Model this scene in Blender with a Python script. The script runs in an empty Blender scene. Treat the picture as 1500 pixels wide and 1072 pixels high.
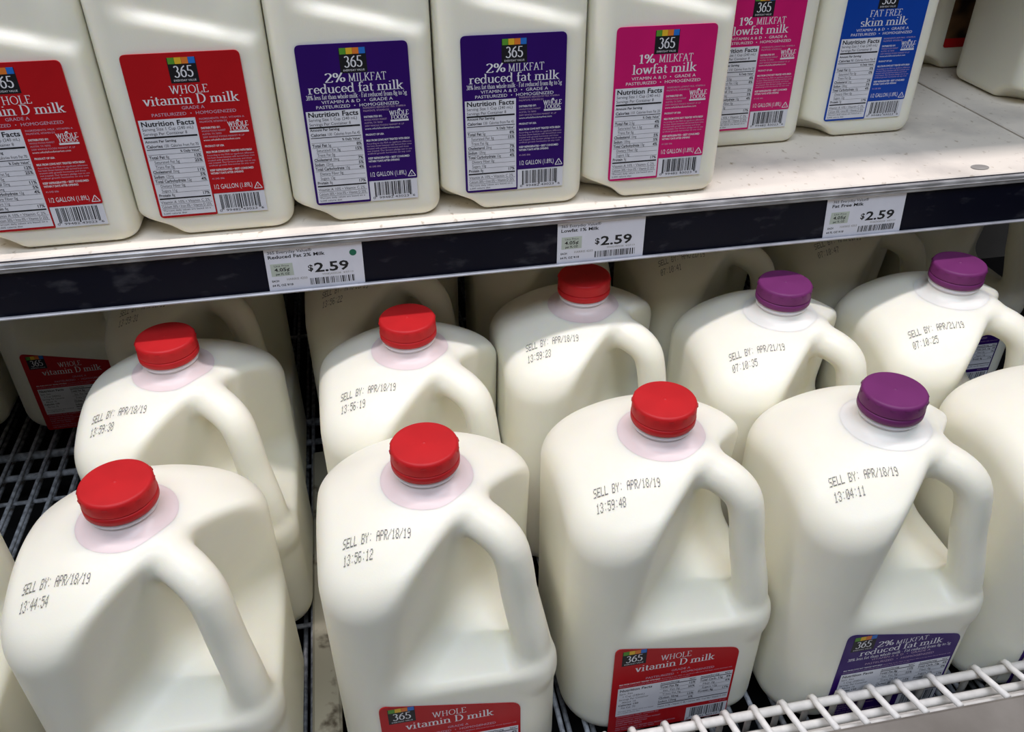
import bpy, math, random
import numpy as np
from mathutils import Vector, Matrix

random.seed(4)
MM = .001
scene = bpy.context.scene
col = scene.collection

# ------------------------------------------------------------------ camera
F_PX, PITCH, YAW, ROLL = 1255.63, math.radians(35.12), math.radians(10.434), math.radians(-.45)
CAM = Vector((-42.58, -554.07, 266.25))*MM
fw = Vector((math.sin(YAW)*math.cos(PITCH), math.cos(YAW)*math.cos(PITCH), -math.sin(PITCH)))
r0 = Vector((math.cos(YAW), -math.sin(YAW), 0)); u0 = r0.cross(fw)
rt = r0*math.cos(ROLL)+u0*math.sin(ROLL); up = u0*math.cos(ROLL)-r0*math.sin(ROLL)
cam_d = bpy.data.cameras.new('camera'); cam = bpy.data.objects.new('camera', cam_d); col.objects.link(cam)
cam_d.sensor_width = 36; cam_d.sensor_fit = 'HORIZONTAL'; cam_d.lens = 36*F_PX/1500; cam_d.clip_start = .01
M4 = Matrix((rt, up, -fw)).transposed().to_4x4(); M4.translation = CAM; cam.matrix_world = M4
scene.camera = cam

# ------------------------------------------------------------------ light and exposure
world = bpy.data.worlds.new('store_ambience'); scene.world = world; world.use_nodes = True
bg = world.node_tree.nodes['Background']; bg.inputs[0].default_value = (1, .97, .90, 1); bg.inputs[1].default_value = .055
def area(name, loc, size, power, color, aim=None):
    L = bpy.data.lights.new(name, 'AREA'); L.shape = 'RECTANGLE'; L.size, L.size_y = size; L.energy = power; L.color = color
    o = bpy.data.objects.new(name, L); col.objects.link(o); o.location = loc
    if aim: o.rotation_euler = (Vector(aim)-Vector(loc)).to_track_quat('-Z', 'Y').to_euler()
    return o
area('canopy_strip_light', (.05, -.05, 1.05), (2.2, .07), 15.5, (1, .935, .99))
area('aisle_ceiling_light', (-.2, -1.45, 2.3), (2.4, .9), 52, (.72, .82, 1), aim=(.05, 0, -.1))
vs = scene.view_settings
vs.view_transform = 'Standard'; vs.look = 'None'; vs.exposure = -.06; vs.gamma = 1; vs.use_curve_mapping = False

# ------------------------------------------------------------------ materials
def node_mat(name, rgb, rough=.5, spec=.5):
    m = bpy.data.materials.new(name); m.use_nodes = True
    b = m.node_tree.nodes['Principled BSDF']
    b.inputs['Base Color'].default_value = (*rgb, 1); b.inputs['Roughness'].default_value = rough
    b.inputs['Specular IOR Level'].default_value = spec
    return m, m.node_tree, b
def add_noise(nt, b, rgb_a, rgb_b, scale, lo=.4, hi=.6, detail=5, stretch=None, socket='Base Color'):
    tc = nt.nodes.new('ShaderNodeTexCoord'); n = nt.nodes.new('ShaderNodeTexNoise'); r = nt.nodes.new('ShaderNodeValToRGB')
    n.inputs['Scale'].default_value = scale; n.inputs['Detail'].default_value = detail
    src = tc.outputs['Object']
    if stretch:
        mp = nt.nodes.new('ShaderNodeMapping'); mp.inputs['Scale'].default_value = stretch
        nt.links.new(src, mp.inputs[0]); src = mp.outputs[0]
    nt.links.new(src, n.inputs['Vector']); nt.links.new(n.outputs[0], r.inputs[0])
    r.color_ramp.elements[0].position = lo; r.color_ramp.elements[1].position = hi
    r.color_ramp.elements[0].color = (*rgb_a, 1); r.color_ramp.elements[1].color = (*rgb_b, 1)
    if socket: nt.links.new(r.outputs[0], b.inputs[socket])
    return r
def bump(nt, b, scale, strength, dist=.001):
    tc = nt.nodes.new('ShaderNodeTexCoord'); n = nt.nodes.new('ShaderNodeTexNoise'); n.inputs['Scale'].default_value = scale
    bp = nt.nodes.new('ShaderNodeBump'); bp.inputs['Strength'].default_value = strength; bp.inputs['Distance'].default_value = dist
    nt.links.new(tc.outputs['Object'], n.inputs['Vector']); nt.links.new(n.outputs[0], bp.inputs['Height']); nt.links.new(bp.outputs[0], b.inputs['Normal'])
MAT = {}
def simple(key, rgb, rough=.5, spec=.4, var=.06, scale=60):
    m, nt, b = node_mat(key, rgb, rough, spec)
    add_noise(nt, b, tuple(c*(1-var) for c in rgb), tuple(min(1, c*(1+var)) for c in rgb), scale)
    MAT[key] = m; return m, nt, b
m, nt, b = simple('milk_plastic', (.925, .888, .735), .36, .35, .012, 18)
b.inputs['Subsurface Weight'].default_value = .55; b.inputs['Subsurface Radius'].default_value = (1.0, .85, .5); b.inputs['Subsurface Scale'].default_value = .007
bump(nt, b, 900, .10, .0004)
m, nt, b = simple('neck_plastic', (.80, .75, .76), .3, .5, .01, 18)
b.inputs['Subsurface Weight'].default_value = .6; b.inputs['Subsurface Radius'].default_value = (1, .85, .6); b.inputs['Subsurface Scale'].default_value = .01
for kk, cc in (('collar_cap_light', (.82, .68, .64)), ('collar_lilac', (.87, .84, .75))):  # the pink is light through the red cap, painted into the collar
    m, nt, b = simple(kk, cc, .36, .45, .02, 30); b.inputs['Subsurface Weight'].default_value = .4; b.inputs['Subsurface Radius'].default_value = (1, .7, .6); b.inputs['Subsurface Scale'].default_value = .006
def cap_mat(key, rgb, trans):
    m, nt, b = simple(key, rgb, .42, .35, .05, 40)
    t = nt.nodes.new('ShaderNodeBsdfTranslucent'); t.inputs[0].default_value = (*trans, 1)
    mx = nt.nodes.new('ShaderNodeMixShader'); mx.inputs[0].default_value = .38
    out = nt.nodes['Material Output']
    nt.links.new(b.outputs[0], mx.inputs[1]); nt.links.new(t.outputs[0], mx.inputs[2]); nt.links.new(mx.outputs[0], out.inputs[0])
cap_mat('red_cap', (.70, .026, .03), (.95, .12, .12)); cap_mat('purple_cap', (.26, .045, .20), (.35, .06, .27))
for k, c in dict(label_red=(.47, .008, .012), label_purple=(.030, .004, .125), label_pink=(.60, .010, .14), label_blue=(.004, .055, .36)).items():
    simple(k, c, .38, .25, .04, 30)
simple('print_white', (.80, .79, .80), .45, .3, .03); simple('print_black', (.012, .012, .014), .45, .3); simple('print_soft', (.55, .40, .50), .5, .3)
simple('stamp_ink', (.22, .215, .20), .6, .2, .4, 900); simple('panel_white', (.74, .74, .77), .4, .35, .03)
for k, c in dict(logo_green=(.10, .30, .03), logo_yellow=(.80, .48, .03), logo_orange=(.75, .20, .03), logo_blue=(.02, .16, .55), tag_green=(.50, .55, .47), dot_green=(.01, .15, .08)).items(): simple(k, c, .4, .35)
m, nt, b = simple('brown_print', (.05, .025, .012), .35, .4)
add_noise(nt, b, (.012, .007, .004), (.16, .08, .035), 32, .42, .62, 2)
m, nt, b = node_mat('shelf_laminate', (.7, .68, .62), .55, .35); MAT['shelf_laminate'] = m
a1 = add_noise(nt, b, (.82, .745, .63), (.56, .51, .44), 14, .50, .75, 6, socket=None)
a2 = add_noise(nt, b, (1, 1, 1), (.42, .34, .22), 170, .62, .78, 8, stretch=(1, .7, 1), socket=None)
mx = nt.nodes.new('ShaderNodeMix'); mx.data_type = 'RGBA'; mx.blend_type = 'MULTIPLY'; mx.inputs[0].default_value = 1
nt.links.new(a1.outputs[0], mx.inputs[6]); nt.links.new(a2.outputs[0], mx.inputs[7]); nt.links.new(mx.outputs[2], b.inputs['Base Color'])
m, nt, b = node_mat('navy_strip', (.008, .010, .024), .4, .12); MAT['navy_strip'] = m
add_noise(nt, b, (.003, .0036, .011), (.085, .085, .095), 32, .56, .88, 10, stretch=(1, 1, 2.2)); bump(nt, b, 300, .15, .0004)
m, nt, b = simple('clear_channel', (.30, .29, .29), .22, .7); add_noise(nt, b, (.24, .235, .23), (.52, .51, .50), 40, .45, .75, 6, stretch=(1, 1, 5))
simple('bright_plastic', (.38, .38, .40), .25, .6, .12, 50); simple('dark_gap', (.02, .018, .015), .7, .2)
simple('tag_paper', (.74, .74, .80), .5, .35, .02); simple('white_wire', (.80, .77, .70), .38, .45, .06, 120)
simple('grey_wire', (.30, .31, .32), .45, .5, .35, 160); simple('black_pan', (.012, .012, .012), .8, .2); simple('case_grey', (.20, .19, .17), .6, .3, .1, 8)
m, nt, b = simple('bumper_grey', (.26, .24, .215), .6, .3); add_noise(nt, b, (.17, .15, .125), (.27, .245, .21), 16, .35, .7, 6); bump(nt, b, 60, .15, .001)
m, nt, b = simple('dirty_beige', (.42, .38, .27), .65, .3); add_noise(nt, b, (.40, .37, .27), (.10, .08, .05), 60, .58, .72, 7)
simple('stain_grey', (.30, .28, .25), .6, .3, .1)

# ------------------------------------------------------------------ mesh helpers (millimetres in, metres out)
def link(name, me, mat=None, parent=None, smooth=False):
    if mat and not me.materials: me.materials.append(MAT[mat])
    o = bpy.data.objects.new(name, me); col.objects.link(o)
    if parent: o.parent = parent
    if smooth: me.polygons.foreach_set('use_smooth', [True]*len(me.polygons))
    return o
def make_mesh(name, v, f):
    me = bpy.data.meshes.new(name); me.from_pydata((np.asarray(v, float)*MM).tolist(), [], f); me.validate(); me.update(); return me
def tag(o, label, cat, group=None, kind=None):
    if label: o['label'] = label
    if cat: o['category'] = cat
    if group: o['group'] = group
    if kind: o['kind'] = kind
    return o
def empty(name, loc, rz=0):
    o = bpy.data.objects.new(name, None); o.empty_display_size = .02; col.objects.link(o)
    o.location = Vector(loc)*MM; o.rotation_euler[2] = rz; return o
class MB:
    def __init__(s): s.v = []; s.f = []
    def add(s, v, f):
        n = len(s.v); s.v += [tuple(p) for p in v]; s.f += [tuple(i+n for i in q) for q in f]; return s
    def box(s, x0, x1, y0, y1, z0, z1, b=0):
        if b <= 0:
            v = [(x, y, z) for z in (z0, z1) for y in (y0, y1) for x in (x0, x1)]
            return s.add(v, [(0, 2, 3, 1), (4, 5, 7, 6), (0, 1, 5, 4), (2, 6, 7, 3), (0, 4, 6, 2), (1, 3, 7, 5)])
        v = []
        for z, i in ((z0, b), (z0+b, 0), (z1-b, 0), (z1, b)):
            xa, xb, ya, yb = x0+i, x1-i, y0+i, y1-i; c = b*.7 if i == 0 else b*.5
            v += [(xa+c, ya, z), (xb-c, ya, z), (xb, ya+c, z), (xb, yb-c, z), (xb-c, yb, z), (xa+c, yb, z), (xa, yb-c, z), (xa, ya+c, z)]
        f = [tuple(range(7, -1, -1)), tuple(range(24, 32))]
        for k in range(3):
            for i in range(8): j = (i+1) % 8; f.append((k*8+i, k*8+j, k*8+8+j, k*8+8+i))
        return s.add(v, f)
    def tube(s, pts, r, n=8):
        pts = [Vector(p) for p in pts]; m = len(pts); v = []; f = []
        for i, p in enumerate(pts):
            t = (pts[min(i+1, m-1)]-pts[max(i-1, 0)]).normalized()
            a = Vector((0, 0, 1)) if abs(t.z) < .9 else Vector((1, 0, 0))
            e1 = t.cross(a).normalized(); e2 = t.cross(e1)
            if i and e1.dot(pe) < 0: e1 = -e1; e2 = -e2
            pe = e1
            v += [tuple(p+(e1*math.cos(k*2*math.pi/n)+e2*math.sin(k*2*math.pi/n))*r) for k in range(n)]
        for i in range(m-1):
            for k in range(n): j = (k+1) % n; f.append((i*n+k, i*n+j, i*n+n+j, i*n+n+k))
        f += [tuple(range(n-1, -1, -1)), tuple(range((m-1)*n, m*n))]
        return s.add(v, f)
    def lathe(s, prof, n=64, wob=None):
        v = []; f = []
        for i, (r, z) in enumerate(prof):
            for k in range(n):
                a = k*2*math.pi/n; rr = r+(wob(i, k) if wob else 0); v.append((rr*math.cos(a), rr*math.sin(a), z))
        for i in range(len(prof)-1):
            for k in range(n): j = (k+1) % n; f.append((i*n+k, i*n+j, i*n+n+j, i*n+n+k))
        return s.add(v, f)
    def plate(s, poly, y, t=.2):
        """outline in (x, z), front at y, thickness t backwards; a small bevel is implied by the thickness"""
        n = len(poly); v = [(x, y, z) for x, z in poly]+[(x, y+t, z) for x, z in poly]
        f = [tuple(range(n)), tuple(range(2*n-1, n-1, -1))]+[(i, n+i, n+(i+1) % n, (i+1) % n) for i in range(n)]
        return s.add(v, f)
    def rect(s, x0, x1, z0, z1, y): return s.add([(x0, y, z0), (x1, y, z0), (x1, y, z1), (x0, y, z1)], [(0, 1, 2, 3)])
    def build(s, name, mat, parent=None, smooth=False): return link(name, make_mesh(name, s.v, s.f), mat, parent, smooth)
def round_poly(pts, radii, n=6):
    out = []; m = len(pts)
    for i in range(m):
        p, a, b_, r = Vector(pts[i]), Vector(pts[i-1]), Vector(pts[(i+1) % m]), radii[i]
        if r <= 0: out.append(tuple(p)); continue
        d1, d2 = (a-p).normalized(), (b_-p).normalized(); s_, e_ = p+d1*r, p+d2*r
        for k in range(n+1):
            t = k/n; out.append(tuple(s_*(1-t)**2+p*2*t*(1-t)+e_*t*t))
    return out
def copy_tree(o, parent=None):
    c = o.copy(); col.objects.link(c); c.parent = parent
    for ch in list(o.children): copy_tree(ch, c)
    return c

# ------------------------------------------------------------------ lettering
_gl = {}
def _font_obj(s, off):
    cu = bpy.data.curves.new('t', 'FONT'); cu.body = s; cu.size = 1; cu.resolution_u = 2; cu.offset = off; cu.fill_mode = 'FRONT'
    o = bpy.data.objects.new('t', cu); me = bpy.data.meshes.new_from_object(o)
    v = [(p.co.x, p.co.y) for p in me.vertices]; f = [tuple(p.vertices) for p in me.polygons]
    bpy.data.meshes.remove(me); bpy.data.objects.remove(o); bpy.data.curves.remove(cu); return v, f
def glyph(c, bold):
    k = (c, bold)
    if k not in _gl:
        off = .022 if bold else 0
        v, f = _font_obj(c, off) if c != ' ' else ([], [])
        w = lambda s: (lambda q: max(a for a, _ in q)-min(a for a, _ in q))(_font_obj(s, off)[0])
        _gl[k] = (v, f, w('H'+c+'H')-w('HH') if c != ' ' else .3)
    return _gl[k]
def sans(mb, s, x, z, h, y, width=None, bold=False, align='l'):
    """flat lettering, cap height h, baseline at (x, z) on the plane y"""
    k = h/.72; adv = sum(glyph(c, bold)[2] for c in s)*k; sx = (width/adv) if width else 1
    tot = adv*sx
    x0 = x-(tot if align == 'r' else tot/2 if align == 'c' else 0)
    for c in s:
        v, f, a = glyph(c, bold); mb.add([(x0+p*k*sx, y, z+q*k) for p, q in v], f); x0 += a*k*sx
def arc(cx, cy, rx, ry, a0, a1, n=9): return [(cx+rx*math.cos(math.radians(a0+(a1-a0)*i/n)), cy+ry*math.sin(math.radians(a0+(a1-a0)*i/n))) for i in range(n+1)]
X = .64
def sf(x, y, w=.17): return [(x-w, y), (x+w, y)]     # a serif
SG = {  # roman letters as pen strokes: (advance, strokes)
 'a': (.56, [arc(.24, .46, .17, .18, 150, 0)+[(.41, .1), (.50, .02)], arc(.24, .17, .17, .17, 60, 360)]),
 'c': (.52, [arc(.28, .32, .22, .32, 45, 320)]),
 'd': (.64, [arc(.27, .32, .21, .32, 0, 360, 14), [(.48, 1.03), (.48, 0)], [(.36, 1.02), (.48, 1.02)], [(.48, .01), (.60, .01)]]),
 'e': (.54, [[(.07, .36), (.47, .36)]+arc(.28, .34, .20, .30, 0, 325, 12)]),
 'f': (.40, [[(.17, 0), (.17, .80)]+arc(.33, .84, .16, .19, 180, 40, 6), sf(.18, .01), [(.03, .62), (.36, .62)]]),
 'g': (.56, [arc(.25, .43, .17, .20, 0, 360, 12), arc(.26, -.12, .22, .16, 0, 360, 12), [(.15, .25), (.14, .10), (.40, .05)], [(.40, .58), (.53, .62)]]),
 'h': (.66, [[(.14, 0), (.14, 1.03)], arc(.33, .42, .18, .21, 170, 0, 7)+[(.51, 0)], sf(.14, .01), sf(.51, .01), [(.02, 1.02), (.14, 1.02)]]),
 'i': (.34, [[(.17, 0), (.17, X)], sf(.17, .01), [(.04, X-.02), (.17, X-.02)], [(.16, .86), (.16, .95)]]),
 'k': (.64, [[(.14, 0), (.14, 1.03)], [(.52, X), (.16, .28)], [(.26, .38), (.54, 0)], sf(.14, .01), sf(.53, .01, .12), sf(.50, X-.01, .12), [(.02, 1.02), (.14, 1.02)]]),
 'l': (.34, [[(.17, 0), (.17, 1.03)], sf(.17, .01), [(.04, 1.02), (.17, 1.02)]]),
 'm': (.98, [[(.14, 0), (.14, X)], arc(.31, .43, .17, .20, 170, 0, 7)+[(.48, 0)], arc(.66, .43, .17, .20, 170, 0, 7)+[(.83, 0)], sf(.14, .01), sf(.48, .01, .14), sf(.83, .01), [(.02, X-.02), (.14, X-.02)]]),
 'n': (.66, [[(.14, 0), (.14, X)], arc(.33, .43, .18, .20, 170, 0, 7)+[(.51, 0)], sf(.14, .01), sf(.51, .01), [(.02, X-.02), (.14, X-.02)]]),
 'o': (.58, [arc(.29, .32, .22, .31, 0, 360, 16)]),
 'r': (.48, [[(.14, 0), (.14, X)], arc(.32, .40, .17, .22, 165, 50, 5), sf(.15, .01), [(.02, X-.02), (.14, X-.02)]]),
 's': (.46, [arc(.23, .47, .15, .15, 30, 250, 7)+arc(.23, .16, .16, .16, 70, -150, 7)]),
 't': (.40, [[(.17, .84), (.17, .16)]+arc(.29, .14, .12, .13, 180, 310, 5), [(.03, .60), (.36, .60)]]),
 'u': (.66, [[(.14, X), (.14, .2)]+arc(.31, .2, .17, .19, 180, 350, 6), [(.50, X), (.50, 0)], [(.02, X-.02), (.14, X-.02)], [(.38, X-.02), (.50, X-.02)], [(.5, .01), (.62, .01)]]),
 'v': (.58, [[(.10, X), (.29, .0)], [(.29, .0), (.49, X)], sf(.11, X-.01, .12), sf(.48, X-.01, .10)]),
 'w': (.88, [[(.10, X), (.27, 0)], [(.27, 0), (.43, X)], [(.43, X), (.61, 0)], [(.61, 0), (.79, X)], sf(.11, X-.01, .12), sf(.44, X-.01, .10), sf(.78, X-.01, .10)]),
 'A': (.76, [[(.10, 0), (.37, 1)], [(.37, 1), (.66, 0)], [(.20, .34), (.54, .34)], sf(.10, .01, .11), sf(.66, .01, .12)]),
 'D': (.80, [[(.17, 0), (.17, 1)], [(.17, .98), (.34, .98)]+arc(.34, .5, .36, .48, 90, -90, 10)+[(.17, .02)], sf(.17, .01, .13), sf(.17, .99, .13)]),
 'E': (.66, [[(.17, 0), (.17, 1)], [(.05, .99), (.56, .99), (.56, .84)], [(.17, .53), (.44, .53)], [(.05, .01), (.58, .01), (.58, .18)]]),
 'F': (.62, [[(.17, 0), (.17, 1)], [(.05, .99), (.56, .99), (.56, .84)], [(.17, .53), (.44, .53)], sf(.17, .01, .13)]),
 'H': (.82, [[(.17, 0), (.17, 1)], [(.64, 0), (.64, 1)], [(.17, .52), (.64, .52)], sf(.17, .01, .12), sf(.64, .01, .12), sf(.17, .99, .12), sf(.64, .99, .12)]),
 'I': (.38, [[(.19, 0), (.19, 1)], sf(.19, .01, .13), sf(.19, .99, .13)]),
 'K': (.76, [[(.17, 0), (.17, 1)], [(.60, 1), (.18, .42)], [(.30, .58), (.64, 0)], sf(.17, .01, .12), sf(.64, .01, .12), sf(.17, .99, .12), sf(.60, .99, .11)]),
 'L': (.62, [[(.17, 0), (.17, 1)], sf(.17, .99, .13), [(.05, .01), (.56, .01), (.56, .2)]]),
 'M': (.96, [[(.15, 0), (.17, 1)], [(.17, 1), (.47, .05)], [(.47, .05), (.77, 1)], [(.79, 0), (.77, 1)], sf(.15, .01, .11), sf(.79, .01, .12), sf(.14, .99, .08), sf(.81, .99, .08)]),
 'O': (.84, [arc(.42, .5, .34, .49, 0, 360, 18)]),
 'R': (.74, [[(.17, 0), (.17, 1)], [(.17, .98), (.36, .98)]+arc(.36, .73, .20, .25, 90, -90, 8)+[(.17, .48)], [(.36, .48), (.64, 0)], sf(.17, .01, .13), sf(.64, .01, .1), sf(.15, .99, .11)]),
 'S': (.58, [arc(.29, .75, .19, .23, 30, 255, 8)+arc(.28, .25, .21, .24, 75, -150, 8)]),
 'T': (.68, [[(.33, 0), (.33, 1)], [(.06, .82), (.06, .99), (.61, .99), (.61, .82)], sf(.33, .01, .13)]),
 'W': (1.08, [[(.10, 1), (.33, 0)], [(.33, 0), (.53, .96)], [(.53, .96), (.74, 0)], [(.74, 0), (.97, 1)], sf(.10, .99, .11), sf(.53, .99, .11), sf(.97, .99, .10)]),
 '0': (.58, [arc(.29, .5, .21, .49, 0, 360, 16)]), '1': (.46, [[(.10, .84), (.26, .98), (.26, 0)], sf(.26, .01, .15)]),
 '2': (.56, [arc(.27, .74, .19, .24, 160, -30, 9)+[(.06, .02)], [(.06, .02), (.50, .02), (.52, .16)]]),
 '3': (.54, [arc(.25, .76, .17, .22, 150, -80, 8), arc(.24, .26, .21, .27, 85, -150, 9)]),
 '5': (.54, [[(.46, .98), (.14, .98), (.11, .56)]+arc(.24, .30, .22, .29, 110, -150, 9)]),
 '6': (.58, [arc(.29, .31, .20, .30, 0, 360, 14), [(.44, .99), (.22, .80), (.10, .50), (.09, .31)]]),
 '8': (.56, [arc(.28, .74, .16, .24, 0, 360, 12), arc(.28, .26, .20, .26, 0, 360, 14)]),
 '%': (.88, [arc(.20, .74, .13, .22, 0, 360, 12), arc(.66, .24, .13, .22, 0, 360, 12), [(.64, 1), (.22, 0)]]),
 '-': (.40, [[(.08, .34), (.30, .34)]]), ' ': (.30, [])}
def roman(mb, s, x, z, h, y, width, weight=.15, thin=.05, align='c'):
    tot = sum(SG[c][0] for c in s); sx = width/tot; cx = x-(width/2 if align == 'c' else 0)
    for c in s:
        adv, strokes = SG[c]
        for st in strokes:
            n = len(st); L = []
            for i in range(n):
                a, b_ = st[max(i-1, 0)], st[min(i+1, n-1)]
                dx, dy = b_[0]-a[0], b_[1]-a[1]; q = math.hypot(dx, dy) or 1; dx /= q; dy /= q
                w = (thin+(weight-thin)*abs(dy)**1.3)/2
                L += [(cx+(st[i][0]+dy*w)*sx, y, z+(st[i][1]-dx*w)*h), (cx+(st[i][0]-dy*w)*sx, y, z+(st[i][1]+dx*w)*h)]
            mb.add(L, [(2*i, 2*i+2, 2*i+3, 2*i+1) for i in range(n-1)])
        cx += adv*sx

# ------------------------------------------------------------------ distance field of the jugs
def smin(a, b, k):
    h = np.clip(.5+.5*(b-a)/k, 0, 1)
    return b*(1-h)+a*h-k*h*(1-h)
def smax(a, b, k): return -smin(-a, -b, k)
def handle_path(pts, n=26):
    """smooth curve through (u, z, radius) control points"""
    P = np.array(pts, float); k = len(P); out = []
    for t in np.linspace(0, k-1, n):
        i = min(int(t), k-2); f = t-i
        p0, p1, p2, p3 = P[max(i-1, 0)], P[i], P[i+1], P[min(i+2, k-1)]
        out.append(.5*((2*p1)+(p2-p0)*f+(2*p0-5*p1+4*p2-p3)*f*f+(3*p1-p0-3*p2+p3)*f**3))
    return out
def capsules(u, v, z, pts):
    d = None
    for (u0, z0, r0), (u1, z1, r1) in zip(pts[:-1], pts[1:]):
        du, dz = u1-u0, z1-z0
        t = np.clip(((u-u0)*du+(z-z0)*dz)/(du*du+dz*dz), 0, 1)
        e = np.sqrt((u-u0-t*du)**2+v*v*.92+(z-z0-t*dz)**2)-(r0+(r1-r0)*t)
        d = e if d is None else np.minimum(d, e)
    return d
def jug_sdf(x, y, z, J):
    a = J['a']; r = J['r']-J.get('rh', 0)*np.clip(((x-y)*.7071-20)/50, 0, 1)     # the handle corner is tighter
    qx, qy = np.abs(x)-(a-r), np.abs(y)-(a-r)
    d = np.hypot(np.maximum(qx, 0), np.maximum(qy, 0))+np.minimum(np.maximum(qx, qy), 0)-r
    body = smax(d, -z, J['kb'])
    rr = np.sqrt(x*x+y*y+16)
    w = rr-J['rn']
    zs = J['zn']-J['s1']*w-J['s2']*w*w
    body = smax(body, (z-zs)*.92, J['ks'])
    u, v = (x-y)*.70710678, (x+y)*.70710678
    c1 = J['c']+(J['zc']-z)*J['cs']
    if 'ledge' in J: zf = J['ledge']+J['fs']*smin(y+a, a-x, 26)
    else: zf = J['zf']-J['fs']*(u-J['uf'])
    cut = smin((u-c1)*.97, (z-zf)*J['fn'], J['kf'])
    body = smax(body, cut, J['kc'])
    if 'dish' in J:      # the face leans inwards above a slanting ridge, right of the front left corner
        d0, d1, d2 = J['dish']
        t = np.clip((z-(d0-d1*x))/d2+.5, 0, 1); lean = (-(y+a)+5.5*t*t*(3-2*t))*.8
        body = smax(body, smin(lean, (u-12)*.9, 10), 3)
    ped = J.get('notch')
    if ped:
        nx, ny, nz, ax, az = ped
        e = (np.sqrt(((x-nx)/ax)**2+((y-ny)/ax)**2+((z-nz)/az)**2)-1)*az
        body = smax(body, -e, 5)
    neck = smax(np.hypot(x, y)-J['rneck'], z-J['ztop'], 2)
    neck = smax(neck, J['zn']-40-z, 2)
    body = smin(body, neck, 9)
    return smin(body, capsules(u, v, z, J['handle']), 9)
GAL = dict(a=72.8, r=37, rh=13, kb=20, rn=22, zn=228.5, s1=.17, s2=.0057, ks=13, c=33, zc=200, cs=-.10, ledge=110, fs=.48, fn=.86, kf=18, kc=6,
           rneck=18, ztop=250, handle=handle_path([(8, 217, 13), (28, 215, 13), (48, 211, 12.5), (60.5, 203, 12), (66, 188, 11.5), (70, 163, 11.5), (77, 132, 12), (81, 100, 13)]))
HALF = dict(a=51.5, r=15, kb=12, rn=20, zn=222, s1=.35, s2=.004, ks=20, c=26, zc=190, cs=.05, zf=176, fs=.2, uf=30, fn=.97, kf=14, kc=8, dish=(139, .25, 11),
            rneck=17, ztop=236, notch=(-49, -43, -4, 25, 19),
            handle=handle_path([(4, 212, 10.5), (22, 207, 10), (36, 198, 9.5), (44, 180, 9), (49, 150, 9), (50, 122, 9)]))

# ------------------------------------------------------------------ blow-moulded jugs from a distance field
def surface_net(fn, lo, hi, h):
    ax = [np.arange(lo[i], hi[i]+h, h) for i in range(3)]
    G = np.meshgrid(*ax, indexing='ij'); V = fn(*G); S = V < 0
    nx, ny, nz = [k-1 for k in V.shape]
    cnt = np.zeros((nx, ny, nz)); acc = np.zeros((nx, ny, nz, 3))
    def sl(o, ax_): return tuple(slice(o[i], o[i]+(nx, ny, nz)[i]) for i in range(3))
    for a in range(3):
        o1, o2 = [k for k in range(3) if k != a]
        for p in (0, 1):
            for q in (0, 1):
                o = [0, 0, 0]; o[o1] = p; o[o2] = q; e = list(o); e[a] = 1
                v0, v1 = V[sl(o, a)], V[sl(e, a)]; c = (v0 < 0) != (v1 < 0)
                t = np.where(c, v0/np.where(c, v0-v1, 1), 0)
                cnt += c; acc[..., a] += c*t; acc[..., o1] += c*p; acc[..., o2] += c*q
    act = cnt > 0; idx = -np.ones(act.shape, int); idx[act] = np.arange(act.sum())
    I = np.argwhere(act); P = (I+acc[act]/cnt[act][:, None])*h+np.array(lo)
    F = []
    for a in range(3):
        b_, c = (a+1) % 3, (a+2) % 3
        s0 = [slice(None)]*3; s1 = [slice(None)]*3; s0[a] = slice(0, -1); s1[a] = slice(1, None)
        ch = S[tuple(s0)] != S[tuple(s1)]; E_ = np.argwhere(ch); inside = S[tuple(s0)][ch]
        ok = (E_[:, b_] > 0) & (E_[:, c] > 0) & (E_[:, b_] < act.shape[b_]) & (E_[:, c] < act.shape[c]); E_ = E_[ok]; inside = inside[ok]
        q = []
        for db, dc in ((-1, -1), (0, -1), (0, 0), (-1, 0)):
            k = E_.copy(); k[:, b_] += db; k[:, c] += dc; q.append(idx[k[:, 0], k[:, 1], k[:, 2]])
        q = np.stack(q, 1); q[~inside] = q[~inside][:, ::-1]; F.append(q)
    F = np.concatenate(F)
    for _ in range(3):
        e = .4; d0 = fn(P[:, 0], P[:, 1], P[:, 2]); g = np.zeros_like(P)
        for a in range(3):
            A = P.copy(); A[:, a] += e; B = P.copy(); B[:, a] -= e
            g[:, a] = (fn(*A.T)-fn(*B.T))/(2*e)
        P -= np.clip(d0, -1.5, 1.5)[:, None]*g/np.maximum((g*g).sum(1), .2)[:, None]
    return P, F
def jug_mesh(name, J, h):
    a = J['a']+9
    P, F = surface_net(lambda x, y, z: jug_sdf(x, y, z, J), (-a, -a, -6), (a, a, J['ztop']+6), h)
    me = bpy.data.meshes.new(name); me.vertices.add(len(P)); me.vertices.foreach_set('co', (P*MM).ravel())
    me.loops.add(F.size); me.loops.foreach_set('vertex_index', F.ravel()); me.polygons.add(len(F))
    me.polygons.foreach_set('loop_start', np.arange(len(F))*4); me.polygons.foreach_set('use_smooth', np.ones(len(F), bool))
    me.update(calc_edges=True); me.validate(); me.materials.append(MAT['milk_plastic']); return me
GAL_ME = jug_mesh('gallon_body', GAL, 2.0); HALF_ME = jug_mesh('half_gallon_body', HALF, 2.0)
def top_z(x, y, J=GAL):
    x = np.asarray(x, float); y = np.asarray(y, float); lo = np.full(x.shape, 150.); hi = np.full(x.shape, 252.)
    for _ in range(26):
        m_ = (lo+hi)/2; s = jug_sdf(x, y, m_, J) < 0; lo = np.where(s, m_, lo); hi = np.where(s, hi, m_)
    return hi

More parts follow.
